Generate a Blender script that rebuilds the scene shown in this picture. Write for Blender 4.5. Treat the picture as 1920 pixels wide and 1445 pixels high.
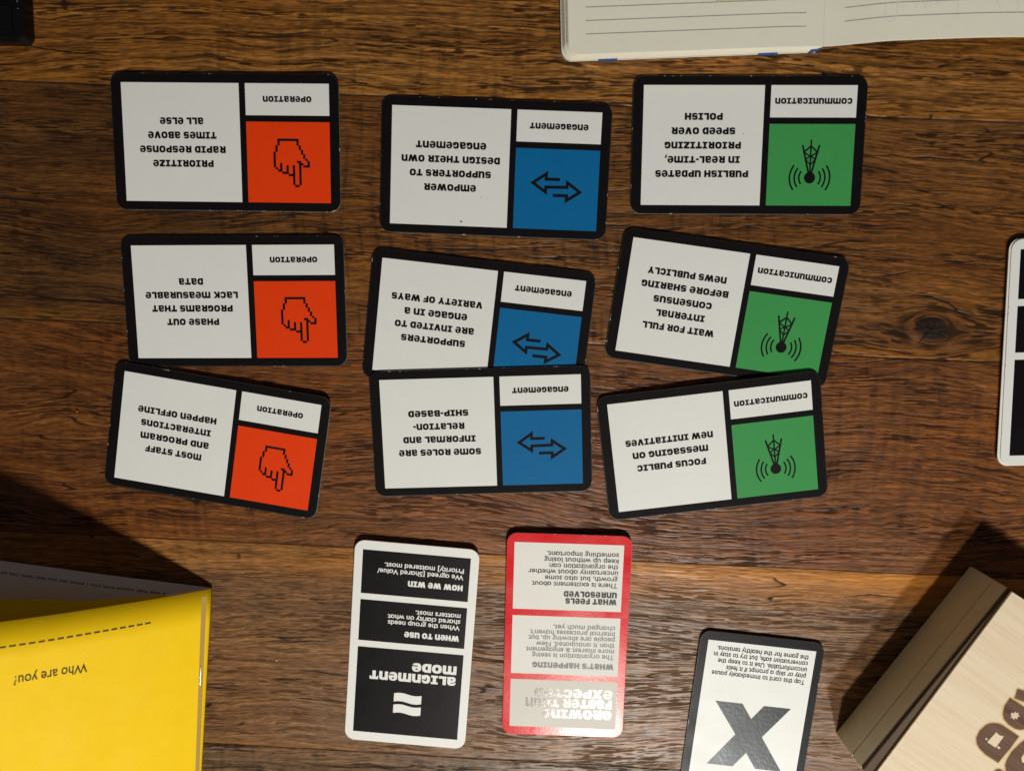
import bpy, bmesh, math, random
import numpy as np
from mathutils import Matrix, Vector

for o in list(bpy.data.objects):
    bpy.data.objects.remove(o, do_unlink=True)
S = bpy.context.scene
COL = S.collection
MM = 0.001

# ------------------------------------------------------------------ camera
cd = bpy.data.cameras.new('camera')
cam = bpy.data.objects.new('camera', cd)
COL.objects.link(cam)
S.camera = cam
cd.sensor_width = 36.0
cd.lens = 36.0 * 1332.0 / 1920.0
cd.clip_start = 0.01
cd.clip_end = 20
pitch, roll = math.radians(-6.518), math.radians(1.120)
cam.matrix_world = Matrix.Translation((0, 0, 0.28391)) @ (Matrix.Rotation(pitch, 4, 'X') @ Matrix.Rotation(roll, 4, 'Y'))
cd.dof.use_dof = True
cd.dof.focus_distance = 0.289
cd.dof.aperture_fstop = 6.5

# ------------------------------------------------------------------ world + lamps
W = bpy.data.worlds.new('World')
S.world = W
W.use_nodes = True
bg = W.node_tree.nodes['Background']
bg.inputs[0].default_value = (1.0, 0.90, 0.86, 1)
bg.inputs[1].default_value = 0.062

def lamp(name, loc, power, radius, col):
    l = bpy.data.lights.new(name, 'POINT')
    l.energy = power
    l.shadow_soft_size = radius
    l.color = col
    o = bpy.data.objects.new(name, l)
    o.location = loc
    COL.objects.link(o)
    return o
lamp('near_lamp', (0.086, -0.582, 0.600), 14.0, 0.018, (1.0, 0.90, 0.78))
lamp('far_lamp', (0.306, -0.950, 0.900), 41.0, 0.042, (0.94, 0.985, 0.97))

S.view_settings.view_transform = 'Standard'
S.view_settings.look = 'None'
S.view_settings.exposure = 0
S.view_settings.gamma = 1
S.view_settings.use_curve_mapping = False

# ------------------------------------------------------------------ materials
def newmat(name):
    m = bpy.data.materials.new(name)
    m.use_nodes = True
    nt = m.node_tree
    return m, nt, nt.nodes['Principled BSDF'], nt.nodes.new, nt.links.new

def printed(name, col, rough=0.45, spec=0.5, mottle=0.06, bump=0.05, bscale=1400, coat=0.0, blotch=0.0):
    """printed card stock or plastic: base colour with faint mottling and a fine surface tooth"""
    m, nt, b, N, L = newmat(name)
    b.inputs['Specular IOR Level'].default_value = spec
    if coat:
        b.inputs['Coat Weight'].default_value = coat
        b.inputs['Coat Roughness'].default_value = 0.3
    g = N('ShaderNodeNewGeometry')
    n1 = N('ShaderNodeTexNoise'); n1.inputs['Scale'].default_value = 130; n1.inputs['Detail'].default_value = 6
    L(g.outputs['Position'], n1.inputs['Vector'])
    mx = N('ShaderNodeMix'); mx.data_type = 'RGBA'
    k = mottle
    mx.inputs[6].default_value = (*[c * (1 - k) for c in col], 1)
    mx.inputs[7].default_value = (*[min(1, c * (1 + k)) for c in col], 1)
    L(n1.outputs['Fac'], mx.inputs[0])
    L(mx.outputs[2], b.inputs['Base Color'])
    n2 = N('ShaderNodeTexNoise'); n2.inputs['Scale'].default_value = bscale; n2.inputs['Detail'].default_value = 3
    L(g.outputs['Position'], n2.inputs['Vector'])
    bp = N('ShaderNodeBump'); bp.inputs['Strength'].default_value = bump * 4; bp.inputs['Distance'].default_value = 0.0001
    L(n2.outputs['Fac'], bp.inputs['Height'])
    L(bp.outputs['Normal'], b.inputs['Normal'])
    n3 = N('ShaderNodeTexNoise'); n3.inputs['Scale'].default_value = 70; n3.inputs['Detail'].default_value = 5
    L(g.outputs['Position'], n3.inputs['Vector'])
    mr = N('ShaderNodeMapRange')
    mr.inputs[1].default_value = 0.3; mr.inputs[2].default_value = 0.7
    mr.inputs[3].default_value = rough - 0.05; mr.inputs[4].default_value = rough + 0.05
    L(n3.outputs['Fac'], mr.inputs[0])
    L(mr.outputs[0], b.inputs['Roughness'])
    return m

PAPER = (0.72, 0.722, 0.69)
M = dict(
    ink=printed('black_ink', (0.0042, 0.0032, 0.0036), 0.60, 0.10, 0.2),
    paper=printed('white_card', PAPER, 0.5, 0.4, 0.02),
    letter=printed('letter_ink', (0.005, 0.0045, 0.0045), 0.58, 0.12, 0.1),
    orange=printed('orange_red_ink', (0.74, 0.045, 0.002), 0.55, 0.16, 0.03),
    blue=printed('blue_ink', (0.001, 0.120, 0.305), 0.55, 0.16, 0.03),
    green=printed('green_ink', (0.046, 0.275, 0.074), 0.55, 0.16, 0.03),
    red=printed('red_ink', (0.62, 0.004, 0.010), 0.22, 0.32, 0.03, 0.045, 900),
    core=printed('card_core', (0.42, 0.39, 0.35), 0.8, 0.2, 0.3),
    black_gloss=printed('black_gloss_ink', (0.0045, 0.0035, 0.0045), 0.42, 0.13, 0.15, 0.05, 1100),
    foil=printed('raised_gloss_letter', (0.026, 0.028, 0.032), 0.24, 0.60, 0.1, 0.07, 600),
    greyletter=printed('grey_letter_ink', (0.018, 0.017, 0.018), 0.45, 0.25, 0.1),
    sheenletter=printed('letter_ink_with_sheen', (0.105, 0.105, 0.105), 0.42, 0.35, 0.1),  # lamp sheen on the letters put into a paler base grey
    yellow=printed('yellow_paper', (0.84, 0.545, 0.004), 0.6, 0.12, 0.045, 0.06, 900),
    olive=printed('olive_print', (0.40, 0.25, 0.040), 0.5, 0.4, 0.04),
    darkolive=printed('dark_olive_print', (0.050, 0.036, 0.008), 0.6, 0.12, 0.05),
    page=printed('page_paper', (0.80, 0.735, 0.72), 0.65, 0.3, 0.02),
    cream=printed('cream_paper', (0.76, 0.735, 0.61), 0.7, 0.25, 0.02, 0.05, 500),
    creamedge=printed('cream_paper_edge', (0.84, 0.79, 0.64), 0.8, 0.2, 0.05),
    rule=printed('ruling_ink', (0.12, 0.135, 0.15), 0.6, 0.3, 0.1),
    ghost=printed('show_through', (0.70, 0.685, 0.585), 0.7, 0.2, 0.02),
    bluecover=printed('blue_cover', (0.02, 0.09, 0.30), 0.5, 0.4, 0.1),
    skyblue=printed('blue_marker', (0.20, 0.42, 0.60), 0.6, 0.3, 0.1),
    straw=printed('yellow_marker', (0.55, 0.42, 0.10), 0.6, 0.3, 0.1),
    plastic=printed('black_plastic', (0.0025, 0.0026, 0.003), 0.30, 0.3, 0.1, 0.03, 700),
    speck=printed('olive_speck', (0.22, 0.17, 0.03), 0.7, 0.2, 0.1),
    dust=printed('pale_crumb', (0.7, 0.66, 0.6), 0.8, 0.2, 0.1),
    redspeck=printed('red_speck', (0.45, 0.05, 0.01), 0.7, 0.2, 0.1),
)
def metal():
    m, nt, b, N, L = newmat('staple_steel')
    b.inputs['Base Color'].default_value = (0.75, 0.73, 0.7, 1)
    b.inputs['Metallic'].default_value = 1
    b.inputs['Roughness'].default_value = 0.28
    return m
M['steel'] = metal()

def worn(name, base, chip, thr):
    """printed rim of a card with the paper showing where it is rubbed"""
    m, nt, b, N, L = newmat(name)
    g = N('ShaderNodeNewGeometry')
    n = N('ShaderNodeTexNoise'); n.inputs['Scale'].default_value = 260; n.inputs['Detail'].default_value = 5; n.inputs['Roughness'].default_value = 0.7
    L(g.outputs['Position'], n.inputs['Vector'])
    r = N('ShaderNodeValToRGB')
    r.color_ramp.elements[0].position = thr; r.color_ramp.elements[0].color = (*base, 1)
    r.color_ramp.elements[1].position = thr + 0.05; r.color_ramp.elements[1].color = (*chip, 1)
    L(n.outputs['Fac'], r.inputs[0]); L(r.outputs[0], b.inputs['Base Color'])
    b.inputs['Roughness'].default_value = 0.55
    return m
M['rim_black'] = worn('rubbed_black_rim', (0.005, 0.004, 0.004), (0.40, 0.37, 0.33), 0.605)
M['rim_white'] = worn('white_rim', (0.70, 0.685, 0.64), (0.45, 0.43, 0.40), 0.62)
M['rim_red'] = worn('red_rim', (0.52, 0.010, 0.016), (0.6, 0.4, 0.36), 0.63)

def wood_mat():
    m, nt, b, N, L = newmat('old_oak_planks')
    a = N('ShaderNodeAttribute'); a.attribute_name = 'wood'
    g = N('ShaderNodeNewGeometry')
    mp = N('ShaderNodeMapping'); mp.inputs['Scale'].default_value = (0.05, 1, 1); mp.inputs['Rotation'].default_value = (0, 0, 0.045)
    L(g.outputs['Position'], mp.inputs['Vector'])
    n = N('ShaderNodeTexNoise'); n.inputs['Scale'].default_value = 3800; n.inputs['Detail'].default_value = 2
    L(mp.outputs[0], n.inputs['Vector'])
    mr = N('ShaderNodeMapRange'); mr.inputs[1].default_value = 0.25; mr.inputs[2].default_value = 0.75
    mr.inputs[3].default_value = 0.62; mr.inputs[4].default_value = 1.36
    L(n.outputs['Fac'], mr.inputs[0])
    mx = N('ShaderNodeMix'); mx.data_type = 'RGBA'; mx.blend_type = 'MULTIPLY'; mx.inputs[0].default_value = 1
    L(a.outputs['Color'], mx.inputs[6]); L(mr.outputs[0], mx.inputs[7])
    L(mx.outputs[2], b.inputs['Base Color'])
    bp = N('ShaderNodeBump'); bp.inputs['Strength'].default_value = 0.25; bp.inputs['Distance'].default_value = 0.0001
    L(n.outputs['Fac'], bp.inputs['Height']); L(bp.outputs[0], b.inputs['Normal'])
    r2 = N('ShaderNodeMapRange'); r2.inputs[3].default_value = 0.60; r2.inputs[4].default_value = 0.36
    L(a.outputs['Alpha'], r2.inputs[0]); L(r2.outputs[0], b.inputs['Roughness'])
    r3 = N('ShaderNodeMapRange'); r3.inputs[1].default_value = 0.1; r3.inputs[2].default_value = 0.75
    r3.inputs[3].default_value = 0.14; r3.inputs[4].default_value = 0.40
    L(a.outputs['Alpha'], r3.inputs[0]); L(r3.outputs[0], b.inputs['Specular IOR Level'])
    return m
M['wood'] = wood_mat()

def boxwood(name, light, dark, ang, scale=420):
    m, nt, b, N, L = newmat(name)
    g = N('ShaderNodeNewGeometry')
    mp = N('ShaderNodeMapping'); mp.vector_type = 'TEXTURE'
    mp.inputs['Rotation'].default_value = (0, 0, ang); mp.inputs['Scale'].default_value = (26, 1, 1)
    L(g.outputs['Position'], mp.inputs['Vector'])
    n = N('ShaderNodeTexNoise'); n.inputs['Scale'].default_value = scale * 3; n.inputs['Detail'].default_value = 5
    L(mp.outputs[0], n.inputs['Vector'])
    n2 = N('ShaderNodeTexNoise'); n2.inputs['Scale'].default_value = scale * 1.1; n2.inputs['Detail'].default_value = 3
    L(mp.outputs[0], n2.inputs['Vector'])
    ad = N('ShaderNodeMath'); ad.operation = 'ADD'
    L(n.outputs['Fac'], ad.inputs[0]); L(n2.outputs['Fac'], ad.inputs[1])
    r = N('ShaderNodeValToRGB')
    r.color_ramp.elements[0].position = 0.34; r.color_ramp.elements[0].color = (*dark, 1)
    r.color_ramp.elements[1].position = 0.60; r.color_ramp.elements[1].color = (*light, 1)
    hf = N('ShaderNodeMath'); hf.operation = 'MULTIPLY'; hf.inputs[1].default_value = 0.5
    L(ad.outputs[0], hf.inputs[0]); L(hf.outputs[0], r.inputs[0]); L(r.outputs[0], b.inputs['Base Color'])
    bp = N('ShaderNodeBump'); bp.inputs['Strength'].default_value = 0.3; bp.inputs['Distance'].default_value = 0.0002
    L(n.outputs['Fac'], bp.inputs['Height']); L(bp.outputs[0], b.inputs['Normal'])
    b.inputs['Roughness'].default_value = 0.55; b.inputs['Specular IOR Level'].default_value = 0.1 if dark[0] < .1 else 0.35
    return m
GA = math.atan2(-0.571, 0.821)
M['ply'] = boxwood('pale_plywood', (0.70, 0.575, 0.41), (0.63, 0.50, 0.34), GA)
M['plyside'] = boxwood('plywood_side', (0.86, 0.77, 0.56), (0.78, 0.69, 0.49), GA + math.pi / 2)  # side paler than the lid; fill light worked into its colour
M['plydark'] = boxwood('burnt_shaded_plywood_edge', (0.11, 0.075, 0.048), (0.08, 0.052, 0.034), GA + math.pi / 2)  # charred edge, with the lid's shade added to its dark colour
M['burn'] = boxwood('burnt_mark', (0.155, 0.088, 0.056), (0.085, 0.050, 0.036), GA)
M['scorch'] = boxwood('scorched_rim', (0.60, 0.40, 0.18), (0.54, 0.35, 0.16), GA)

# ------------------------------------------------------------------ object helpers
def link(name, me, mats, parent=None):
    if not isinstance(mats, (list, tuple)):
        mats = [mats]
    me.name = name
    for m in mats:
        me.materials.append(m)
    o = bpy.data.objects.new(name, me)
    COL.objects.link(o)
    if parent is not None:
        o.parent = parent
    return o

def empty(name, loc, rz=0.0, label=None, cat=None, group=None):
    o = bpy.data.objects.new(name, None)
    COL.objects.link(o)
    o.location = loc
    o.rotation_euler = (0, 0, rz)
    o.empty_display_size = 0.01
    o['label'] = label
    o['category'] = cat
    if group:
        o['group'] = group
    return o

def polymesh(polys, mats_idx=None, smooth=False):
    """polys: list of vertex lists in mm (3D) -> mesh in metres"""
    V, F = [], []
    for p in polys:
        b = len(V)
        V.extend([(x * MM, y * MM, z * MM) for x, y, z in p])
        F.append(list(range(b, b + len(p))))
    me = bpy.data.meshes.new('m')
    me.from_pydata(V, [], F)
    if mats_idx:
        for p, i in zip(me.polygons, mats_idx):
            p.material_index = i
    return me

def bm_to_mesh(bm, smooth=False):
    me = bpy.data.meshes.new('m')
    bmesh.ops.recalc_face_normals(bm, faces=bm.faces)
    bm.to_mesh(me)
    bm.free()
    if smooth:
        for p in me.polygons:
            p.use_smooth = True
    return me

def rrect(x0, y0, x1, y1, r, n=8):
    pts = []
    for cx, cy, a0 in ((x1 - r, y1 - r, 0), (x0 + r, y1 - r, 90), (x0 + r, y0 + r, 180), (x1 - r, y0 + r, 270)):
        for i in range(n + 1):
            a = math.radians(a0 + 90 * i / n)
            pts.append((cx + r * math.cos(a), cy + r * math.sin(a)))
    return pts

# ------------------------------------------------------------------ heavy unicase lettering
def _E(X, Y, cx, cy, rx, ry, n=2.4):
    return np.abs((X - cx) / rx) ** n + np.abs((Y - cy) / ry) ** n <= 1
def _R(X, Y, x0, y0, x1, y1):
    return (X >= x0) & (X <= x1) & (Y >= y0) & (Y <= y1)
def _P(X, Y, pts):
    ins = np.zeros(X.shape, bool)
    n = len(pts)
    for i in range(n):
        x0, y0 = pts[i]; x1, y1 = pts[(i + 1) % n]
        if y0 == y1:
            continue
        c = ((Y >= y0) != (Y >= y1)) & (X < (x1 - x0) * (Y - y0) / (y1 - y0) + x0)
        ins ^= c
    return ins
def glyph_def(ch, X, Y):
    E = lambda *a: _E(X, Y, *a)
    R = lambda *a: _R(X, Y, *a)
    P = lambda p: _P(X, Y, p)
    if ch == 'a':
        return (R(.60, 0, .95, .6) | (E(.46, .58, .49, .42) & (Y > .55) & ~E(.36, .60, .25, .17)) & ~R(-.1, .5, .22, .66)
                | (E(.40, .30, .40, .32) & ~E(.46, .30, .15, .10)) | (R(.3, .42, .7, .62) & ~R(0, 0, .6, .5) & ~E(.36, .66, .25, .10))) & ~R(.18, .62, .58, .72) | R(.9, 0, 1.0, .14)
    if ch == 'e':
        return (E(.5, .5, .5, .5) & ~E(.5, .70, .17, .11) & ~R(.36, .25, 1.1, .41)) | (R(.36, .42, .97, .56))
    if ch == 'm':
        b = R(0, 0, .75, 1) | R(.5, 0, 1.3, 1) | E(1.2, .62, .35, .38) | R(1.21, 0, 1.55, .62)
        c = R(.33, -.1, .61, .62) | E(.47, .6, .14, .14) | R(.94, -.1, 1.21, .62) | E(1.075, .6, .135, .14)
        return (b & ~c) & ~E(.78, 1.02, .05, .09)
    if ch in 'nu':
        if ch == 'u':
            X = 1.03 - X; Y = 1 - Y
        E = lambda *a: _E(X, Y, *a); R = lambda *a: _R(X, Y, *a)
        return (R(0, 0, .6, 1) | E(.55, .6, .48, .4) | R(.68, 0, 1.03, .6)) & ~(R(.35, -.1, .68, .6) | E(.515, .6, .165, .15)) & ~E(.37, 1.03, .05, .1)
    if ch == 'B':
        return (R(0, 0, .55, 1) | E(.53, .745, .42, .255) | E(.55, .275, .46, .28)) & ~(R(.35, .62, .50, .79) | E(.5, .705, .10, .085)) & ~(R(.35, .22, .50, .40) | E(.52, .31, .10, .09))
    if ch == 'C':
        return E(.5, .5, .5, .5) & ~E(.56, .5, .21, .25) & ~R(.56, .36, 1.1, .64)
    if ch == 'D':
        return (R(0, 0, .45, 1) | (E(.45, .5, .56, .5) & (X > .4))) & ~(R(.35, .25, .45, .75) | (E(.44, .5, .22, .25) & (X > .4)))
    if ch == 'F':
        return R(0, 0, .37, 1) | R(0, .74, .88, 1) | R(0, .36, .8, .59)
    if ch == 'G':
        return (E(.5, .5, .5, .5) & ~E(.56, .5, .21, .25) & ~R(.52, .5, 1.1, .66)) | R(.54, .30, 1.0, .53) | R(.70, .06, 1.0, .5)
    if ch == 'H':
        return R(0, 0, .36, 1) | R(.72, 0, 1.08, 1) | R(.2, .38, .9, .64)
    if ch == 'I':
        return R(0, 0, .80, .22) | R(0, .78, .80, 1) | R(.22, 0, .58, 1)
    if ch == 'K':
        return R(0, 0, .36, 1) | P([(.30, .40), (.30, .62), (.70, 1), (1.10, 1), (.66, .55), (1.14, 0), (.72, 0), (.42, .40)])
    if ch == 'L':
        return R(0, 0, .37, 1) | R(0, 0, .86, .27)
    if ch == 'O':
        return E(.54, .5, .54, .5) & ~E(.54, .5, .20, .25)
    if ch == 'P':
        return (R(0, 0, .36, 1) | R(0, .30, .55, 1) | E(.54, .65, .45, .35)) & ~(R(.35, .56, .52, .76) | E(.52, .66, .12, .10))
    if ch == 'R':
        return ((R(0, 0, .36, 1) | R(0, .32, .55, 1) | E(.54, .66, .44, .34)) & ~(R(.35, .57, .52, .76) | E(.52, .665, .12, .095))) | P([(.36, .42), (.78, .42), (1.08, 0), (.68, 0)])
    if ch == 'S':
        return (E(.49, .71, .47, .29) | E(.49, .29, .49, .29) | R(.2, .4, .78, .6)) & ~R(.34, .64, 1.1, .765) & ~R(-.1, .235, .64, .36)
    if ch == 'T':
        return R(0, .74, 1.0, 1) | R(.32, 0, .68, 1) | R(0, .62, .14, 1) & R(0, .6, .1, 1) | R(.9, .62, 1.0, 1)
    if ch == 'V':
        return P([(0, 1), (.40, 1), (.58, .42), (.76, 1), (1.14, 1), (.78, 0), (.36, 0)])
    if ch == 'W':
        return P([(0, 1), (.38, 1), (.50, .44), (.66, 1), (1.0, 1), (1.15, .44), (1.28, 1), (1.64, 1), (1.36, 0), (.98, 0), (.83, .5), (.66, 0), (.28, 0)])
    if ch == 'X':
        return P([(0, 1), (.42, 1), (.58, .70), (.74, 1), (1.14, 1), (.79, .5), (1.16, 0), (.74, 0), (.57, .30), (.40, 0), (-.02, 0), (.35, .5)])
    if ch == 'Y':
        return P([(0, 1), (.40, 1), (.57, .64), (.74, 1), (1.12, 1), (.75, .38), (.75, 0), (.38, 0), (.38, .38)])
    if ch == 'Z':
        return R(.02, .75, .96, 1) | R(0, 0, .98, .25) | P([(.0, .22), (.50, .78), (.96, .78), (.46, .22)])
    if ch == '-':
        return R(0, .36, .46, .60)
    if ch == "'":
        return P([(.02, 1), (.30, 1), (.24, .62), (.08, .62)])
    if ch == ',':
        return P([(.06, .26), (.36, .26), (.18, -.2), (.0, -.2)])
    return R(0, 0, 0, 0)
_gc = {}
def glyph(ch, res=44, ss=3):
    if ch in _gc:
        return _gc[ch]
    x0, y0, x1, y1 = -.1, -.3, 1.8, 1.1
    h = 1.0 / res
    nx, ny = int((x1 - x0) / h) + 1, int((y1 - y0) / h) + 1
    o = (np.arange(ss) - (ss - 1) / 2) / ss * h
    xs = (x0 + np.arange(nx) * h)[:, None] + o[None]
    ys = (y0 + np.arange(ny) * h)[:, None] + o[None]
    XX, YY = np.meshgrid(xs.ravel(), ys.ravel())
    f = np.zeros(XX.shape, bool)
    for sx_, sy_ in ((-.022, -.018), (.022, -.018), (-.022, .018), (.022, .018)):
        f |= glyph_def(ch, XX + sx_, YY + sy_)
    f = f.astype(float).reshape(ny, ss, nx, ss).mean((1, 3))
    ins = f > 0.5
    polys = []
    for j in range(ny - 1):
        i = 0
        while i < nx - 1:
            c = (ins[j, i], ins[j, i + 1], ins[j + 1, i + 1], ins[j + 1, i])
            s = sum(c)
            if s == 4:
                k = i
                while k < nx - 1 and ins[j, k] and ins[j, k + 1] and ins[j + 1, k] and ins[j + 1, k + 1]:
                    k += 1
                polys.append([(x0 + i * h, y0 + j * h), (x0 + k * h, y0 + j * h), (x0 + k * h, y0 + (j + 1) * h), (x0 + i * h, y0 + (j + 1) * h)])
                i = k
                continue
            if s:
                q = [(i, j), (i + 1, j), (i + 1, j + 1), (i, j + 1)]
                p = []
                for k in range(4):
                    a, b = q[k], q[(k + 1) % 4]
                    fa, fb = f[a[1], a[0]], f[b[1], b[0]]
                    if fa > .5:
                        p.append((x0 + a[0] * h, y0 + a[1] * h))
                    if (fa > .5) != (fb > .5):
                        t = (.5 - fa) / (fb - fa)
                        p.append((x0 + (a[0] + t * (b[0] - a[0])) * h, y0 + (a[1] + t * (b[1] - a[1])) * h))
                if len(p) > 2:
                    polys.append(p)
            i += 1
    allx = [x for p in polys for x, y in p]
    g = (polys, min(allx), max(allx)) if allx else ([], 0, 0)
    _gc[ch] = g
    return g

LOW = set('AEMNU')
def heavy_line(text, width, cap, track=0.10):
    """2D polygons of a line, baseline at 0, from x=0 to x=width"""
    out, x = [], 0.0
    for ch in text:
        if ch == ' ':
            x += 0.46
            continue
        k = ch.lower() if ch in LOW else ch
        polys, a, b = glyph(k)
        out += [[(px - a + x, py) for px, py in p] for p in polys]
        x += (b - a) + track
    x -= track
    sx = width / x
    return [[(px * sx, py * cap) for px, py in p] for p in out]

# ------------------------------------------------------------------ light sans lettering (built-in font)
def _raw(text, bold):
    c = bpy.data.curves.new('t', 'FONT')
    c.body = text
    c.size = 1.0
    c.offset = bold
    c.resolution_u = 3
    o = bpy.data.objects.new('t', c)
    COL.objects.link(o)
    dg = bpy.context.evaluated_depsgraph_get()
    me = bpy.data.meshes.new_from_object(o.evaluated_get(dg))
    bpy.data.objects.remove(o)
    bpy.data.curves.remove(c)
    V = [(v.co.x, v.co.y) for v in me.vertices]
    P = [[V[i] for i in p.vertices] for p in me.polygons]
    bpy.data.meshes.remove(me)
    return P
_sc = {}
def _sg(ch, bold):
    """glyph polygons and advance width; single-storey a is made from o and a stem"""
    k = (ch, bold)
    if k not in _sc:
        mx = lambda P: max(x for p in P for x, y in p)
        lw = mx(_raw('l', bold))
        adv = mx(_raw(ch + 'l', bold)) - lw
        if ch == '\u0251':
            P = _raw('o', bold)
            adv = mx(_raw('ol', bold)) - lw + .035
            xh = max(y for p in P for x, y in p); xm = mx(P)
            P = P + [[(xm - .065, 0), (xm + .025, 0), (xm + .025, xh), (xm - .065, xh)]]
        else:
            P = _raw(ch, bold)
        _sc[k] = (P, adv)
    return _sc[k]
def sans_line(text, width, cap, single=True, bold=0.018):
    if single:
        text = text.replace('a', '\u0251')
    out, x = [], 0.0
    for ch in text:
        if ch == ' ':
            x += .26
            continue
        P, adv = _sg(ch, {'g': .010, '?': 0.0}.get(ch, bold))
        out += [[(px + x, py) for px, py in p] for p in P]
        x += adv
    x0 = min(v[0] for p in out for v in p); x1 = max(v[0] for p in out for v in p)
    sx = width / (x1 - x0); sy = cap / 0.62
    xh, f = .43, 1.12            # taller lower case than the built-in face
    def ym(y):
        if y <= xh:
            return y * f if y > 0 else y * .9
        return xh * f + (y - xh) * (.62 - xh * f) / (.62 - xh)
    return [[((px - x0) * sx, ym(py) * sy) for px, py in p] for p in out]

# ------------------------------------------------------------------ strokes
def stroke(pts, w, closed=False):
    """mitred polyline of width w -> quads"""
    n = len(pts)
    L_, R_ = [], []
    for i in range(n):
        p = Vector(pts[i])
        a = Vector(pts[i - 1]) if (i > 0 or closed) else None
        b = Vector(pts[(i + 1) % n]) if (i < n - 1 or closed) else None
        d1 = (p - a).normalized() if a is not None else (b - p).normalized()
        d2 = (b - p).normalized() if b is not None else d1
        n1 = Vector((-d1.y, d1.x)); n2 = Vector((-d2.y, d2.x))
        m = (n1 + n2)
        m = m.normalized() if m.length > 1e-6 else n1
        k = 1 / max(0.3, m.dot(n1))
        L_.append(p + m * (w / 2 * k)); R_.append(p - m * (w / 2 * k))
    out = []
    for i in range(n - 1 + (1 if closed else 0)):
        j = (i + 1) % n
        out.append([tuple(R_[i]), tuple(R_[j]), tuple(L_[j]), tuple(L_[i])])
    return out

# ------------------------------------------------------------------ table
def build_table():
    rng = np.random.RandomState(11)
    T = rng.rand(512, 512).astype(np.float32)
    def vn(x, y, s=0):
        x = x + s * 17.31; y = y + s * 9.17
        xi = np.floor(x); yi = np.floor(y)
        fx = (x - xi).astype(np.float32); fy = (y - yi).astype(np.float32)
        xi = xi.astype(np.int32) & 511; yi = yi.astype(np.int32) & 511
        x1 = (xi + 1) & 511; y1 = (yi + 1) & 511
        fx = fx * fx * (3 - 2 * fx); fy = fy * fy * (3 - 2 * fy)
        a = T[yi, xi]; b = T[yi, x1]; c = T[y1, xi]; d = T[y1, x1]
        return (a + (b - a) * fx) + ((c + (d - c) * fx) - (a + (b - a) * fx)) * fy
    def ss(a, b, x):
        t = np.clip((x - a) / (b - a), 0, 1)
        return t * t * (3 - 2 * t)
    xs = np.concatenate([np.linspace(-700, -262, 60)[:-1], np.arange(-262, 246, 0.6), np.linspace(246, 700, 60)[1:]])
    ys = np.concatenate([np.linspace(-560, -236, 70)[:-1], np.arange(-236, 150, 0.205), np.linspace(150, 500, 70)[1:]])
    X, Y = np.meshgrid(xs.astype(np.float32), ys.astype(np.float32))
    nyy, nxx = X.shape
    seams = [(255.0, -.045), (166.0, -.045), (77.3, -.0475), (-14.7, -.0460), (-103.2, -.0440), (-194.2, -.0500), (-286.0, -.045), (-375.0, -.045)]
    pl = np.zeros(X.shape, np.int32)
    ds = np.full(X.shape, 1e3, np.float32)       # signed: nearest seam
    above = np.full(X.shape, 1e3, np.float32)    # distance to the seam above (>0)
    below = np.full(X.shape, 1e3, np.float32)
    wob = (vn(X / 30, X * 0 + 3.3) - .5) * .25
    for c, m in seams:
        d = Y - (c + m * X) - wob
        pl += (d < 0)
        ds = np.where(np.abs(d) < np.abs(ds), d, ds)
        above = np.where((d < 0) & (-d < above), -d, above)
        below = np.where((d >= 0) & (d < below), d, below)
    # plank 2 = top one in view, 3 = second, 4 = third, 5 = fourth, 6 = lowest
    u = X + pl * 531.7
    v = Y + .046 * X + pl * 311.3
    A1 = np.array([1, 1, .8, 1.1, 1.6, .9, 1.0, 1, 1], np.float32)[pl]
    w1 = vn(u / 95, v / 34) - .5
    w2 = vn(u / 27, v / 13, 1) - .5
    w3 = vn(u / 7.5, v / 4.5, 2) - .5
    vv = v + A1 * 9 * w1 + 2.6 * w2 + .55 * w3
    def swirl(cx, cy, R, stretch, plank, amt=1.0):
        ku = (X - cx) / stretch; kv = (Y - cy) + .046 * (X - cx)
        r2 = ku * ku + kv * kv
        return np.where(pl == plank, -amt * kv * R * R / (r2 + R * R * .55), 0), np.sqrt(r2)
    s1, rk = swirl(160.6, -10.5, 7.0, 1.7, 3)
    s2, r2_ = swirl(-188, -52, 15.0, 2.2, 4, .38)
    s3, r3_ = swirl(-150, -84, 9.0, 2.8, 4, .28)
    s4, r4_ = swirl(-110, -176, 5.0, 2.0, 5, .5)
    vv = vv + s1 + s2 + s3 + s4
    ring = .55 * vn(u / 240, vv / 3.4, 3) + .3 * vn(u / 130, vv / 1.5, 4) + .15 * vn(u / 60, vv / .8, 5)
    ring = ss(.28, .72, ring)
    fib = vn(u / 10, vv / .42, 6)
    fib2 = vn(u / 3.2, vv / .33, 7)
    fib3 = vn(u / 34, vv / .75, 8)
    fib4 = vn(u / 1.6, vv / .27, 23)
    gp = np.array([4, 4, 3.9, 3.2, 3.6, 4.6, 3.0, 4, 4], np.float32)[pl]
    gq = vv / gp + .55 * vn(u / 60, vv / 6, 24) + .18 * vn(u / 9, vv / 1.2, 25)
    gf = gq - np.floor(gq)
    gl = np.exp(-gf * 3.6) * ss(0, .08, gf) * (.45 + .95 * vn(u / 16, vv / .8, 26))
    gl = np.clip(gl, 0, 1)
    ga = np.array([.5, .5, 1.25, .75, .65, .40, .5, .5, .5], np.float32)[pl] * (.45 + .9 * vn(u / 110, v / 30, 27))
    dens = ss(.30, .66, .6 * vn(u / 38, vv / 2.6, 9) + .4 * vn(u / 14, vv / 5.0, 10))
    pore = ss(.56, .74, vn(u / 4.6, vv / .36, 11)) * (.30 + .70 * dens)
    pore = np.maximum(pore, ss(.66, .80, vn(u / 10.5, vv / .44, 12)) * (.2 + .8 * dens))
    cg = ss(.60, .72, vn(u / 42, v / 7, 13))
    crack = ss(.955, .99, 1 - np.abs(vn(u / 55, vv / 2.8, 14) - .5) * 2) * cg
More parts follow.
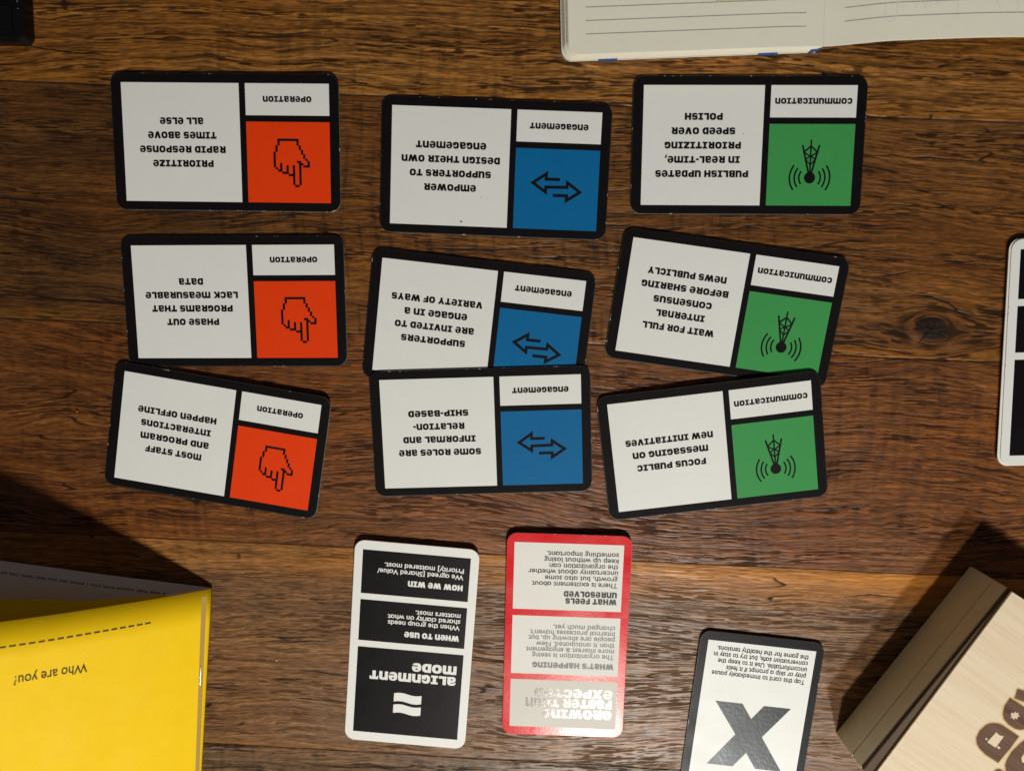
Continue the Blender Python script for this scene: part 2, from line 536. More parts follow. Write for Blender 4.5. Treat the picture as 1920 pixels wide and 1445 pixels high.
    blot = .6 * vn(u / 75, v / 40, 15) + .4 * vn(u / 24, v / 17, 16)
    bl2 = vn(u / 48, v / 26, 17)
    # saw marks across the grain
    sawk = np.array([0, .2, .32, .62, .35, .25, .5, .2, 0], np.float32)[pl] * ss(.42, .62, vn(u / 85, v / 70, 18)) 
    us = u + .004 * (v % 97 - 48) ** 2 * .4
    saw = ss(.60, .82, vn(us / 1.7, v / 16, 19)) * sawk
    # palette per plank: dark, mid, light (linear albedo)
    D = np.array([[.05, .026, .011]] * 9, np.float32)
    Mi = np.array([[.17, .085, .034]] * 9, np.float32)
    Li = np.array([[.27, .145, .060]] * 9, np.float32)
    D[2] = (.038, .016, .004); Mi[2] = (.205, .093, .029); Li[2] = (.325, .158, .054)
    D[3] = (.028, .013, .005); Mi[3] = (.128, .056, .020); Li[3] = (.205, .096, .035)
    D[4] = (.034, .012, .005); Mi[4] = (.140, .054, .019); Li[4] = (.225, .092, .032)
    D[5] = (.038, .019, .009); Mi[5] = (.190, .100, .049); Li[5] = (.275, .155, .080)
    D[6] = (.030, .018, .011); Mi[6] = (.105, .060, .032); Li[6] = (.200, .125, .075)
    sc_ = np.array([.8, .8, .82, .82, .82, .68, .76, .8, .8], np.float32)[:, None]
    Mi = Mi * sc_; Li = Li * sc_; D = D * np.array([.8, .8, .75, .6, .65, .6, .6, .8, .8], np.float32)[:, None]
    t = np.clip(.15 + .75 * ring + .35 * (fib3 - .5), 0, 1)[..., None]
    C = Mi[pl] * (1 - t) + Li[pl] * t
    C = C * (.80 + .40 * blot)[..., None]
    C = C * np.where(pl == 3, 1 + .5 * (vn(u / 16, vv / 2.6, 31) - .5) * ss(-20, -110, X), 1)[..., None]
    C = C * (1.0 + .75 * (fib - .5) + .65 * (fib2 - .5) + .55 * (fib4 - .5))[..., None]
    C = C * (1 - np.clip(ga * gl, 0, 1.15)[..., None] * np.array([.62, .68, .75], np.float32))
    # warm / grey drift
    wg = (bl2 - .5)[..., None]
    C = C * (1 + wg * np.array([.10, -.05, -.30], np.float32))
    # golden strip at the upper edge of the fourth plank, orange lips elsewhere
    g5 = np.where(pl == 5, (1 - ss(7, 21, above + 5 * w2)) * (.45 + .55 * ss(-120, 0, X)), 0)[..., None]
    g5 = g5 * .92
    C = C * (1 - g5) + (np.array([.37, .158, .034], np.float32) * (.74 + .34 * ring + .35 * (fib - .5) + .3 * (fib2 - .5))[..., None]) * g5
    lip = np.where((pl == 2) | (pl == 3), 1 - ss(0, 7, below + 3 * w2), 0) * .55
    lip = lip + np.where(pl == 5, 1 - ss(0, 3, below), 0) * .5 * ss(.1, -.3, (X + 60) / 120)
    lip = lip[..., None]
    C = C * (1 - lip) + np.array([.33, .150, .040], np.float32) * (.8 + .4 * (fib - .5))[..., None] * lip
    # dark lower part, left end of plank 3 (second)
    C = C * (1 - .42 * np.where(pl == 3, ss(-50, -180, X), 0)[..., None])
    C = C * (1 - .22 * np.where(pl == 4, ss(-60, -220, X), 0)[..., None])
    C = C * (1 - .22 * np.where(pl == 2, ss(-90, -210, X), 0)[..., None])  # top plank: weaker light at the left end, put into the wood colour
    pore = pore * (1 - .6 * g5[..., 0])
    lum_ = C.mean(-1, keepdims=True)
    C = np.clip(lum_ + (C - lum_) * np.where(pl == 5, 1.10, np.where(pl == 2, 1.14, 1.16))[..., None], .004, 1)
    dk = D[pl]
    pk = np.clip(pore * np.array([.95, .95, .95, .92, .84, .66, .95, .95, .95], np.float32)[pl] + saw * .60, 0, .95)[..., None]
    C = C * (1 - pk) + dk * pk
    C = C * (1 - .9 * crack[..., None]) + np.array([.008, .005, .004], np.float32) * .9 * crack[..., None]
    C = C * (1 - .12 * ss(.5, .8, blot))[..., None] * np.array([1.14, 1.05, .90], np.float32)
    # knot
    kn = np.where(pl == 3, np.clip(1 - rk / 5.2, 0, 1), 0)
    kn_n = .6 * vn(X / 1.3, Y / .9, 20) + .4 * vn(X / .5, Y / .5, 21)
    kc = ss(.02, .42, kn)[..., None]
    C = C * (1 - kc) + (np.array([.026, .016, .010], np.float32) * (.30 + 1.5 * kn_n)[..., None]) * kc
    halo = np.where(pl == 3, ss(13, 4, rk) * (.35 + .8 * vn(X / 4, Y / 1.6, 22)), 0)[..., None] * .85
    C = C * (1 - halo) + C * np.array([.45, .42, .42], np.float32) * halo
    red = np.where(pl == 3, np.exp(-((X - 154.5) ** 2 / 6 + (Y + 14.2) ** 2 / 5)) + .9 * np.exp(-((X - 168) ** 2 / 22 + (Y + 17) ** 2 / 3.0)), 0)[..., None] * .65
    C = C * (1 - red) + np.array([.21, .078, .030], np.float32) * (.6 + .8 * kn_n)[..., None] * red
    # small second knot near the box
    # hand placed cracks (polyline, half width)
    hgt = np.zeros(X.shape, np.float32)
    def line(pts, wd, depth=1.0):
        nonlocal C, hgt
        m = np.zeros(X.shape, np.float32)
        x0 = min(p[0] for p in pts) - 2; x1 = max(p[0] for p in pts) + 2
        y0 = min(p[1] for p in pts) - 2; y1 = max(p[1] for p in pts) + 2
        ix = np.where((xs > x0) & (xs < x1))[0]; iy = np.where((ys > y0) & (ys < y1))[0]
        if not len(ix) or not len(iy):
            return
        sl = (slice(iy[0], iy[-1] + 1), slice(ix[0], ix[-1] + 1))
        x = X[sl]; y = Y[sl] + .5 * w3[sl] + .25 * (fib2[sl] - .5)
        best = np.full(x.shape, 9.0, np.float32)
        L_ = len(pts) - 1
        for i in range(L_):
            ax, ay = pts[i]; bx, by = pts[i + 1]
            dx, dy = bx - ax, by - ay
            tt = np.clip(((x - ax) * dx + (y - ay) * dy) / (dx * dx + dy * dy), 0, 1)
            dd = np.hypot(x - ax - tt * dx, y - ay - tt * dy)
            g = (i + tt) / L_
            w_ = wd * (np.sin(np.pi * np.clip(g, .04, .96)) ** .6)
            best = np.minimum(best, dd / w_)
        k = ss(1.25, .55, best) * depth
        C[sl] = C[sl] * (1 - k[..., None]) + np.array([.006, .004, .003], np.float32) * k[..., None]
        hgt[sl] -= .12 * k
    for pts, wd in (
        ([(148.5, 2.5), (153.5, 3.4), (159.5, 2.6), (166, .2), (170, -3.2), (176, -4.6), (187, -5.2)], .42),
        ([(155.6, -15.2), (158.4, -11.4), (162.0, -8.2)], .62),
        ([(137, 10.5), (146, 11.8), (151, 12.6)], .28),
        ([(128, 57), (140, 56.4), (160, 55.2), (176, 53.6)], .26),
        ([(-203, 4.5), (-188, 2.4), (-170, 1.2), (-152, .6)], .40),
        ([(-202, 22.0), (-190, 20.4), (-186, 20.2)], .35),
        ([(-200, 101.5), (-186, 98.2), (-176, 97.2), (-160, 95.8)], .30),
        ([(-38, 22.4), (-26, 21.6), (-14, 21.2), (-4, 21.8)], .45),
        ([(-4, 18.6), (8, 18.0), (20, 18.8), (36, 17.2)], .33),
        ([(-60, 30.6), (-70, 30.2), (-78, 29.4)], .30),
        ([(-96, -154.0), (-86, -154.8), (-76, -156.4)], .46),
        ([(-112, -157.2), (-100, -158.4), (-94, -158.2)], .30),
        ([(-138, -161.6), (-131, -162.4), (-124, -162.6)], .42),
        ([(-98, -166.6), (-84, -167.6), (-72, -169)], .25),
        ([(-138.8, -170.6), (-136.0, -170.0), (-134.5, -169.6)], .8),
        ([(92, 52.4), (104, 53.0), (116, 52.0), (126, 53)], .25),
        ([(150, 73), (158, 72.4), (166, 72.8)], .25),
        ([(41, 31), (36, 30.4), (30, 31.0)], .4),
        ([(118, -58), (130, -59.4), (146, -59.8)], .28),
        ([(155, -120), (142, -119.4), (132, -120.2)], .25),
        ([(160, -152), (166, -152.6), (173, -152.4)], .35),
        ([(100, -120.6), (101.5, -121.4), (102.5, -120.4)], .7),
        ([(112.5, 87.4), (113.6, 86.2), (114.6, 85.2)], .8),
        ([(-1.6, 89.8), (-.9, 89.8)], .55),
    ):
        line(pts, wd)
    # seams
    sd = np.abs(ds)
    k = ss(.42, .10, sd)
    C = C * (1 - .85 * k[..., None]) + np.array([.012, .007, .004], np.float32) * .85 * k[..., None]
    C = np.clip(C, .003, .8)
    # relief in mm
    Z = (.10 * (ring - .5) * np.array([1, 1, 1.3, .8, .8, 1, 1.1, 1, 1], np.float32)[pl] + .07 * (fib - .5) + .05 * (fib2 - .5) - .10 * pore - .08 * gl * ga - .08 * crack - .03 * saw
         + .10 * (w1 + .5) + hgt - .22 * ss(.45, .05, sd) - .02 * k)
    Z = Z + np.array([0, 0, .05, -.05, .0, .05, -.02, 0, 0], np.float32)[pl] - .28
    Z = np.minimum(Z, .0) - .02
    co = np.stack([X, Y, Z], -1).reshape(-1, 3).astype(np.float32) * MM
    idx = np.arange(nyy * nxx, dtype=np.int32).reshape(nyy, nxx)
    q = np.stack([idx[:-1, :-1], idx[:-1, 1:], idx[1:, 1:], idx[1:, :-1]], -1).reshape(-1, 4)
    # solid sides and underside
    ring_i = np.concatenate([idx[0, :], idx[1:, -1], idx[-1, -2::-1], idx[-2:0:-1, 0]])
    nb = len(ring_i)
    lowv = co[ring_i].copy(); lowv[:, 2] = -.042
    base = len(co)
    co = np.concatenate([co, lowv])
    lo = base + np.arange(nb, dtype=np.int32)
    sq = np.stack([ring_i, lo, np.roll(lo, -1), np.roll(ring_i, -1)], -1)
    q = np.concatenate([q, sq.astype(np.int32)])
    me = bpy.data.meshes.new('tabletop')
    nq = len(q)
    me.vertices.add(len(co)); me.vertices.foreach_set('co', co.ravel())
    me.loops.add(nq * 4 + nb); me.loops.foreach_set('vertex_index', np.concatenate([q.ravel(), lo[::-1]]))
    me.polygons.add(nq + 1)
    me.polygons.foreach_set('loop_start', np.concatenate([np.arange(nq, dtype=np.int32) * 4, [nq * 4]]).astype(np.int32))
    sm = np.zeros(nq + 1, bool); sm[:(nyy - 1) * (nxx - 1)] = True
    me.update(calc_edges=True)
    me.polygons.foreach_set('use_smooth', sm)
    rgba = np.ones((len(co), 4), np.float32)
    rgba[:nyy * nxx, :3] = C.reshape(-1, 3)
    rgba[:nyy * nxx, 3] = np.clip(.75 - pore - crack, 0, 1).ravel()
    rgba[nyy * nxx:, :3] = (.12, .06, .025)
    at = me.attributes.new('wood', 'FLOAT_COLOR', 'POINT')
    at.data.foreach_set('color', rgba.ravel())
    me.validate()
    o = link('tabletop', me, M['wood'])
    o['kind'] = 'structure'
    o['label'] = 'dark brown reclaimed oak tabletop of long horizontal planks'
    return o
build_table()

# ------------------------------------------------------------------ cards
TH = 0.38
LP = 0.025   # print layer step (mm)

class Card:
    """local frame: mm, X right, Y down, origin at the upper left corner of the printed panels"""
    def __init__(self, label, pose, rect, corners=(0, 0, 0, 0), bow=0.0, group=None, base=0.0, expo=1.3):
        self.x0, self.y0, self.x1, self.y1 = rect
        self.cx = (self.x0 + self.x1) / 2; self.cy = (self.y0 + self.y1) / 2
        self.corners = corners; self.bow = bow; self.expo = expo
        px, py, deg = pose
        a = math.radians(deg)
        wx = px + self.cx * math.cos(a) + self.cy * math.sin(a)
        wy = py + self.cx * math.sin(a) - self.cy * math.cos(a)
        self.root = empty('game_card', (wx * MM, wy * MM, base * MM), a, label, 'card', group)
    def dz(self, X, Y):
        s = (X - self.x0) / (self.x1 - self.x0); t = (Y - self.y0) / (self.y1 - self.y0)
        tl, tr, bl, br = self.corners
        return (tl * (1 - s) + tr * s) * (1 - t) ** self.expo + (bl * (1 - s) + br * s) * t + self.bow * 4 * s * (1 - s) * (1 - t)
    def loc(self, X, Y, z):
        return (X - self.cx, -(Y - self.cy), z + self.dz(X, Y))
    def body(self, mats, r=4.3):
        bm = bmesh.new()
        o0 = rrect(self.x0, self.y0, self.x1, self.y1, r)
        o1 = rrect(self.x0 + .28, self.y0 + .28, self.x1 - .28, self.y1 - .28, r - .28)
        n = len(o0)
        A = [bm.verts.new((x, y, 0.0)) for x, y in o0]
        B = [bm.verts.new((x, y, TH - .05)) for x, y in o0]
        Cc = [bm.verts.new((x, y, TH)) for x, y in o1]
        for i in range(n):
            j = (i + 1) % n
            f = bm.faces.new((A[i], A[j], B[j], B[i])); f.material_index = 1
            f = bm.faces.new((B[i], B[j], Cc[j], Cc[i])); f.material_index = 2
        bm.faces.new(Cc); bm.faces.new(A[::-1])
        if any(self.corners) or self.bow:
            for k in range(1, 10):
                x = self.x0 + (self.x1 - self.x0) * k / 10
                bmesh.ops.bisect_plane(bm, geom=bm.verts[:] + bm.edges[:] + bm.faces[:], plane_co=(x, 0, 0), plane_no=(1, 0, 0))
                y = self.y0 + (self.y1 - self.y0) * k / 10
                bmesh.ops.bisect_plane(bm, geom=bm.verts[:] + bm.edges[:] + bm.faces[:], plane_co=(0, y, 0), plane_no=(0, 1, 0))
        for v in bm.verts:
            p = self.loc(v.co.x, v.co.y, v.co.z)
            v.co = (p[0] * MM, p[1] * MM, p[2] * MM)
        o = link('card_body', bm_to_mesh(bm), mats, self.root)
        return o
    def panel(self, name, rect, mat):
        x0, y0, x1, y1 = rect
        bm = bmesh.new()
        nx = ny = 10 if (any(self.corners) or self.bow) else 1
        V = [[bm.verts.new([c * MM for c in self.loc(x0 + (x1 - x0) * i / nx, y0 + (y1 - y0) * j / ny, TH + LP)]) for i in range(nx + 1)] for j in range(ny + 1)]
        for j in range(ny):
            for i in range(nx):
                bm.faces.new((V[j + 1][i], V[j + 1][i + 1], V[j][i + 1], V[j][i]))
        me = bpy.data.meshes.new('p'); bm.to_mesh(me); bm.free()
        return link(name, me, mat, self.root)
    def marks(self, name, polys, mat, parent, lift=2):
        """polys in card frame (X right, Y down)"""
        out = []
        for p in polys:
            q = [self.loc(x, y, TH + LP * lift) for x, y in p]
            s = sum(q[i][0] * q[(i + 1) % len(q)][1] - q[(i + 1) % len(q)][0] * q[i][1] for i in range(len(q)))
            out.append(q if s > 0 else q[::-1])
        return link(name, polymesh(out), mat, parent)

def flip(polys, X0, Yb):
    """upright text polygons -> upside-down on the card, first letter at X0, baseline at Yb"""
    return [[(X0 - x, Yb + y) for x, y in p] for p in polys]

HAND = ["..xxxxxxxxxx.....", "..x........x.....", "..x........x.....", ".x..........x....", ".x..........x....", ".x...........x...",
        "x............x...", "x.............x..", "x.............x..", "x..............x.", "x..........xx...x", "x..x.......x.x..x".replace("x.x..x", ".xx..x"),
        "x..x..x..x..x.xxx", ".x.x..x..x..x....", "..xx..x..x..x....", "....xxx..x..x....", ".......xxx..x....", ".........x..x....",
        ".........x..x....", ".........x..x....", ".........x..x....", "..........xx....."]
def hand_polys(x0, y0, c):
    out = []
    for r, row in enumerate(HAND):
        i = 0
        while i < len(row):
            if row[i] == 'x':
                k = i
                while k < len(row) and row[k] == 'x':
                    k += 1
                e = .06 * c
                out.append([(x0 + i * c - e, y0 + r * c - e), (x0 + k * c + e, y0 + r * c - e), (x0 + k * c + e, y0 + (r + 1) * c + e), (x0 + i * c - e, y0 + (r + 1) * c + e)])
                i = k
            else:
                i += 1
    return out
ARROW = [(65.9, 25.60), (60.50, 25.60), (60.55, 23.56), (55.45, 27.10), (60.48, 30.55), (60.52, 28.62), (68.70, 28.45), (68.82, 26.66), (73.78, 30.14), (68.70, 33.45), (68.76, 31.64), (63.32, 31.66)]
def arrow_polys():
    return stroke(ARROW, 1.18)
def tower_polys():
    cx, cy = 64.6, 34.2
    out = [[(cx + 2.15 * math.cos(a * math.pi / 16), cy + 2.15 * math.sin(a * math.pi / 16)) for a in range(32)]]
    t = lambda x: cx + x
    segs = [((t(-.55), 32.4), (t(-3.3), 22.0), .72), ((t(.55), 32.4), (t(3.15), 22.0), .72), ((t(0), 32.4), (t(-.05), 20.0), .62),
            ((t(-2.65), 24.7), (t(0), 22.35), .62), ((t(2.5), 24.7), (t(0), 22.35), .62), ((t(-2.6), 24.7), (t(0), 26.3), .55), ((t(2.45), 24.7), (t(0), 26.3), .55),
            ((t(-1.95), 27.4), (t(0), 26.0), .55), ((t(1.85), 27.4), (t(0), 26.0), .55), ((t(-1.9), 27.4), (t(0), 29.4), .5), ((t(1.8), 27.4), (t(0), 29.4), .5)]
    for a, b, w in segs:
        out += stroke([a, b], w)
    for R in (4.1, 5.85, 7.7):
        for s in (0, 180):
            h = 37
            out += stroke([(cx + R * math.cos(math.radians(s + h * k / 8)), cy + R * math.sin(math.radians(s + h * k / 8))) for k in range(-8, 9)], .66)
    # separate the overlapping strokes by hair heights handled in marks
    return out

GROUP9 = 'black bordered cards laid in three columns'
BIG = (0, 0, 45.92, 44.70); LAB = (48.35, 0, 80.9, 11.82); ICO = (48.35, 14.21, 80.9, 44.70)
def landscape(kind, label, pose, corners, lines, bow=0.0):
    c = Card(label, pose, (-4.1, -3.5, 84.75, 48.1), corners, bow, GROUP9)
    c.body([M['ink'], M['core'], M['rim_black']])
    tp = c.panel('text_panel', BIG, M['paper'])
    n = len(lines); cap, pit = 2.52, 5.33
    total = (n - 1) * pit + cap
    yb = 22.2 + total / 2 - cap
    P = []
    for i, (s, w) in enumerate(lines):
        P += flip(heavy_line(s, w, cap), 22.96 + w / 2 + .2, yb - i * pit)
    c.marks('lettering', P, M['letter'], tp)
    lp = c.panel('title_panel', LAB, M['paper'])
    word, w = {'op': ('OPERATION', 18.9), 'en': ('ENGAGEMENT', 22.6), 'co': ('COMMUNICATION', 29.2)}[kind]
    c.marks('lettering', flip(heavy_line(word, w, 2.15), 64.6 + w / 2, 4.7), M['letter'], lp)
    ip = c.panel('icon_panel', ICO, M[{'op': 'orange', 'en': 'blue', 'co': 'green'}[kind]])
    polys = {'op': lambda: hand_polys(58.75, 20.5, 0.829), 'en': arrow_polys, 'co': tower_polys}[kind]()
    nm = {'op': 'hand_icon', 'en': 'arrows_icon', 'co': 'antenna_icon'}[kind]
    c.marks(nm, polys, M['letter'], ip)
    return c

A = landscape('op', 'black bordered card with orange hand icon reading prioritize rapid response times above all else', (-156.56, 85.52, -.97), (.5, .9, 0, 0),
              [('PRIORITIZE', 23.9), ('RAPID RESPONSE', 33.8), ('TIMES ABOVE', 26.9), ('ALL ELSE', 17.1)])
B = landscape('en', 'black bordered card with blue arrows icon reading empower supporters to design their own engagement', (-51.49, 76.34, -2.45), (.2, .3, 0, 0),
              [('EMPOWER', 20.4), ('SUPPORTERS TO', 31.7), ('DESIGN THEIR OWN', 38.3), ('ENGAGEMENT', 27.3)])
C_ = landscape('co', 'black bordered card with green antenna icon reading publish updates in real-time', (45.07, 82.95, -.54), (.2, .3, 0, 0),
              [('PUBLISH UPDATES', 35.8), ('IN REAL-TIME,', 28.9), ('PRIORITIZING', 29.3), ('SPEED OVER', 24.5), ('POLISH', 14.5)])
D_ = landscape('op', 'black bordered card with orange hand icon reading phase out programs that lack measurable data', (-156.53, 23.42, .06), (.6, .5, 0, 0),
              [('PHASE OUT', 21.0), ('PROGRAMS THAT', 32.5), ('LACK MEASURABLE', 37.2), ('DATA', 9.8)])
E_ = landscape('en', 'black bordered card with blue arrows icon reading supporters are invited to engage', (-56.6, 18.36, -6.65), (.4, .3, 0, 0),
              [('SUPPORTERS', 25.8), ('ARE INVITED TO', 31.8), ('ENGAGE IN A', 25.2), ('VARIETY OF WAYS', 36.3)])
F_ = landscape('co', 'black bordered card with green antenna icon reading wait for full internal consensus', (42.06, 25.93, -8.24), (.2, .9, 0, 0),
              [('WAIT FOR FULL', 28.5), ('INTERNAL', 19.4), ('CONSENSUS', 23.2), ('BEFORE SHARING', 34.5), ('NEWS PUBLICLY', 31.1)])
G_ = landscape('op', 'black bordered card with orange hand icon reading most staff and program interactions happen offline', (-162.08, -26.41, -9.79), (.75, 1.7, 0, .15),
              [('MOST STAFF', 23.3), ('AND PROGRAM', 28.4), ('INTERACTIONS', 28.9), ('HAPPEN OFFLINE', 32.4)])
H_ = landscape('en', 'black bordered card with blue arrows icon reading some roles are informal and relationship-based', (-58.96, -30.15, 1.67), (.72, .75, 0, 0),
              [('SOME ROLES ARE', 33.5), ('INFORMAL AND', 29.5), ('RELATION-', 20.8), ('SHIP-BASED', 24.4)])
I_ = landscape('co', 'black bordered card with green antenna icon reading focus public messaging on new initiatives', (32.56, -40.05, 7.0), (.45, 1.5, 0, .1),
              [('FOCUS PUBLIC', 27.8), ('MESSAGING ON', 30.4), ('NEW INITIATIVES', 35.1)], bow=.7)
# dirt specks on two cards
def speck(c, X, Y, r, seed):
    rg = random.Random(seed)
    p = [(X + r * (1 + .5 * (rg.random() - .5)) * 1.3 * math.cos(k * math.pi / 5), Y + r * (1 + .5 * (rg.random() - .5)) * math.sin(k * math.pi / 5)) for k in range(10)]
    c.marks('dirt_speck', [p], M['speck'], c.root, 2)
speck(B, 28.0, 43.0, .38, 1); speck(B, 35.2, 33.5, .15, 2); speck(C_, 38.6, 17.9, .2, 3)

PR = (-3.45, -3.95, 48.15, 84.95)
def text_block(rows, right):
    P = []
    for kind, s, w, yb, cap in rows:
        P += flip(heavy_line(s, w, cap) if kind == 'h' else sans_line(s, w, cap), right, yb)
    return P
# alignment card: white border, black panels.  Yb measured up from the lower edge of each panel
def up(y1, rows):
    return [(k, s, w, y1 - b, cap) for k, s, w, b, cap in rows]
def mode_card(label, pose, corners, texts=True, base=0.0, group=None):
    c = Card(label, pose, PR, corners, 0.0, group, base, 2.6)
    c.body([M['paper'], M['core'], M['rim_white']])
    ys = [(0, 19.08), (21.78, 39.88), (42.70, 80.94)]
    ps = [c.panel('text_panel', (0, a, 44.7, b), M['black_gloss']) for a, b in ys]
    if texts:
        c.marks('lettering', text_block(up(19.08, [('h', 'HOW WE WIN', 22.8, 7.0, 2.4), ('s', 'We agreed [Shared Value/', 35.8, 11.4, 1.85), ('s', 'Priority] mattered most.', 32.9, 14.15, 1.85)]), 42.2), M['paper'], ps[0])
        c.marks('lettering', text_block(up(39.88, [('h', 'WHEN TO USE', 23.0, 5.4, 2.4), ('s', 'When the group needs', 30.2, 9.9, 1.85), ('s', 'shared clarity on what', 30.4, 12.5, 1.85), ('s', 'matters most.', 18.9, 15.1, 1.85)]), 42.2), M['paper'], ps[1])
        c.marks('lettering', text_block(up(80.94, [('h', 'ALIGNMENT', 36.5, 28.0, 3.75), ('h', 'MODE', 18.8, 32.9, 3.75)]), 42.2), M['paper'], ps[2])
        P = []
        for y0 in (62.3, 67.45):
            n = 14
            f = lambda s, yy: yy + .42 * math.sin(s * 2 * math.pi) * -1.0 + .25 * s
            for k in range(n):
                s0, s1 = k / n, (k + 1) / n
                xa, xb = 16.55 + 11.7 * s0, 16.55 + 11.7 * s1
                P.append([(xa, f(s0, y0)), (xb, f(s1, y0)), (xb, f(s1, y0 + 3.75)), (xa, f(s0, y0 + 3.75))])
        c.marks('wave_symbol', P, M['paper'], ps[2])
    return c
mode_card('white bordered card with three black panels reading alignment mode', (-67.13, -100.03, -4.78), (1.7, 1.9, 0, 0))

# red card
K = Card('red bordered card reading growing faster than expected in shiny grey letters', (-4.62, -96.62, -1.67), (-3.1, -3.95, 48.2, 84.95), (1.8, 1.9, 0, 0), expo=2.8)
K.body([M['red'], M['core'], M['rim_red']])
K.paper = printed('white_gloss_card', (0.70, 0.69, 0.64), 0.58, 0.25, 0.02, 0.06, 1100)
k1 = K.panel('text_panel', (0, 0, 44.85, 28.98), K.paper)
k2 = K.panel('text_panel', (0, 31.81, 44.85, 57.44), K.paper)
k3 = K.panel('text_panel', (0, 60.04, 44.85, 81.2), printed('warm_grey_card', (0.63, 0.60, 0.55), 0.6, 0.2, 0.02))
b_ = 1.85
K.marks('lettering', text_block(up(28.98, [('h', 'WHAT FEELS', 21.2, 5.4, 2.45), ('h', 'UNRESOLVED', 22.0, 8.45, 2.45),
    ('s', 'There is excitement about', 35.2, 12.3, b_), ('s', 'growth, but also some', 30.0, 14.95, b_), ('s', 'uncertainty about whether', 37.0, 17.65, b_),
    ('s', 'the organization can', 28.3, 20.25, b_), ('s', 'keep up without losing', 30.5, 22.85, b_), ('s', 'something important.', 29.5, 25.45, b_)]), 42.9), M['greyletter'], k1)
K.marks('lettering', text_block(up(57.44, [('h', "WHAT'S HAPPENING", 34.0, 5.3, 2.4),
    ('s', 'The organization is seeing', 34.3, 9.3, b_), ('s', 'more interest & engagement', 36.9, 11.85, b_), ('s', 'than it anticipated. New', 32.8, 14.4, b_),
    ('s', 'people are showing up, but', 36.0, 17.0, b_), ('s', "internal processes haven't", 35.3, 19.5, b_), ('s', 'changed much yet.', 25.8, 22.0, b_)]), 42.9), M['sheenletter'], k2)
K.marks('lettering', text_block(up(81.2, [('h', 'GROWING', 29.3, 8.2, 3.85), ('h', 'FASTER THAN', 36.5, 13.0, 3.85), ('h', 'EXPECTED', 32.8, 17.45, 3.85)]), 42.9), M['foil'], k3)

# X card
X_ = Card('black bordered card with a large black X under small print', (75.9, -138.47, -6.23), (-3.4, -3.8, 48.2, 85.0), (.7, .6, 0, 0))
X_.body([M['black_gloss'], M['core'], M['rim_black']])
xp = X_.panel('text_panel', (0, 0, 44.95, 81.2), M['paper'])
rows = [('s', 'Tap this card to immediately pause', 39.0, 13.25, 1.85), ('s', 'play or skip a prompt if it feels', 33.3, 10.5, 1.85), ('s', 'uncomfortable. Use it to keep the', 37.2, 7.75, 1.85),
        ('s', 'conversation safe, but try to stay in', 39.3, 5.0, 1.85), ('s', 'the game for the healthy tensions.', 38.3, 2.3, 1.85)]
X_.marks('lettering', text_block([(k, s, w, y - .1, c) for k, s, w, y, c in rows], 42.3), M['letter'], xp)
XM = printed('dark_textured_ink', (0.006, 0.006, 0.007), 0.35, 0.30, 0.1, 0.12, 700)
XP = [(6.63, 26.4), (18.05, 26.4), (22.63, 32.76), (27.09, 26.4), (38.46, 26.35), (28.28, 40.4), (38.58, 54.95), (27.54, 54.95), (22.72, 48.25), (17.94, 54.95), (6.86, 54.95), (17.05, 40.41)]
X_.marks('x_mark', [XP], XM, xp)

# pile of white bordered cards at the right edge
pile = [('lowest white bordered card of the pile at the right edge', (.5, -.3), 1.8), ('second lowest white bordered card of the pile at the right edge', (-.3, -.4), 1.2), ('middle white bordered card of the pile at the right edge', (.3, .2), 1.5),
        ('white bordered card lying just under the top of the pile at the right edge', (-.65, .25), 1.05), ('topmost white bordered card of the pile at the right edge', (0, 0), 1.3)]
for i, (lab, (dx, dy), rot) in enumerate(pile):
    mode_card(lab, (190.7 + dx, 20.6 + dy, rot), (0, 0, 0, 0), False, i * .44, 'cards piled at the right edge')

# ------------------------------------------------------------------ yellow booklet
BA = math.radians(6.0)
bk = empty('booklet', (-131.64 * MM, -117.5 * MM, 0), -BA, 'yellow booklet with a raised front cover reading Who are you?', 'booklet')
# local frame: x to the right (leaves run to -x), y along the spine (down = -y)
def curve_pts(pts, n=40):
    xs_ = np.array([p[0] for p in pts], float); zs_ = np.array([p[1] for p in pts], float)
    # Catmull-Rom through the points, even arc length
    P = np.stack([xs_, zs_], 1)
    out = []
    for i in range(len(P) - 1):
        p0 = P[max(i - 1, 0)]; p1 = P[i]; p2 = P[i + 1]; p3 = P[min(i + 2, len(P) - 1)]
        for t in np.linspace(0, 1, 12, endpoint=False):
            out.append(.5 * ((2 * p1) + (-p0 + p2) * t + (2 * p0 - 5 * p1 + 4 * p2 - p3) * t * t + (-p0 + 3 * p1 - 3 * p2 + p3) * t ** 3))
    out.append(P[-1])
    out = np.array(out)
    s = np.concatenate([[0], np.cumsum(np.hypot(*np.diff(out, axis=0).T))])
    ss_ = np.linspace(0, s[-1], n)
    return np.stack([np.interp(ss_, s, out[:, 0]), np.interp(ss_, s, out[:, 1])], 1), ss_
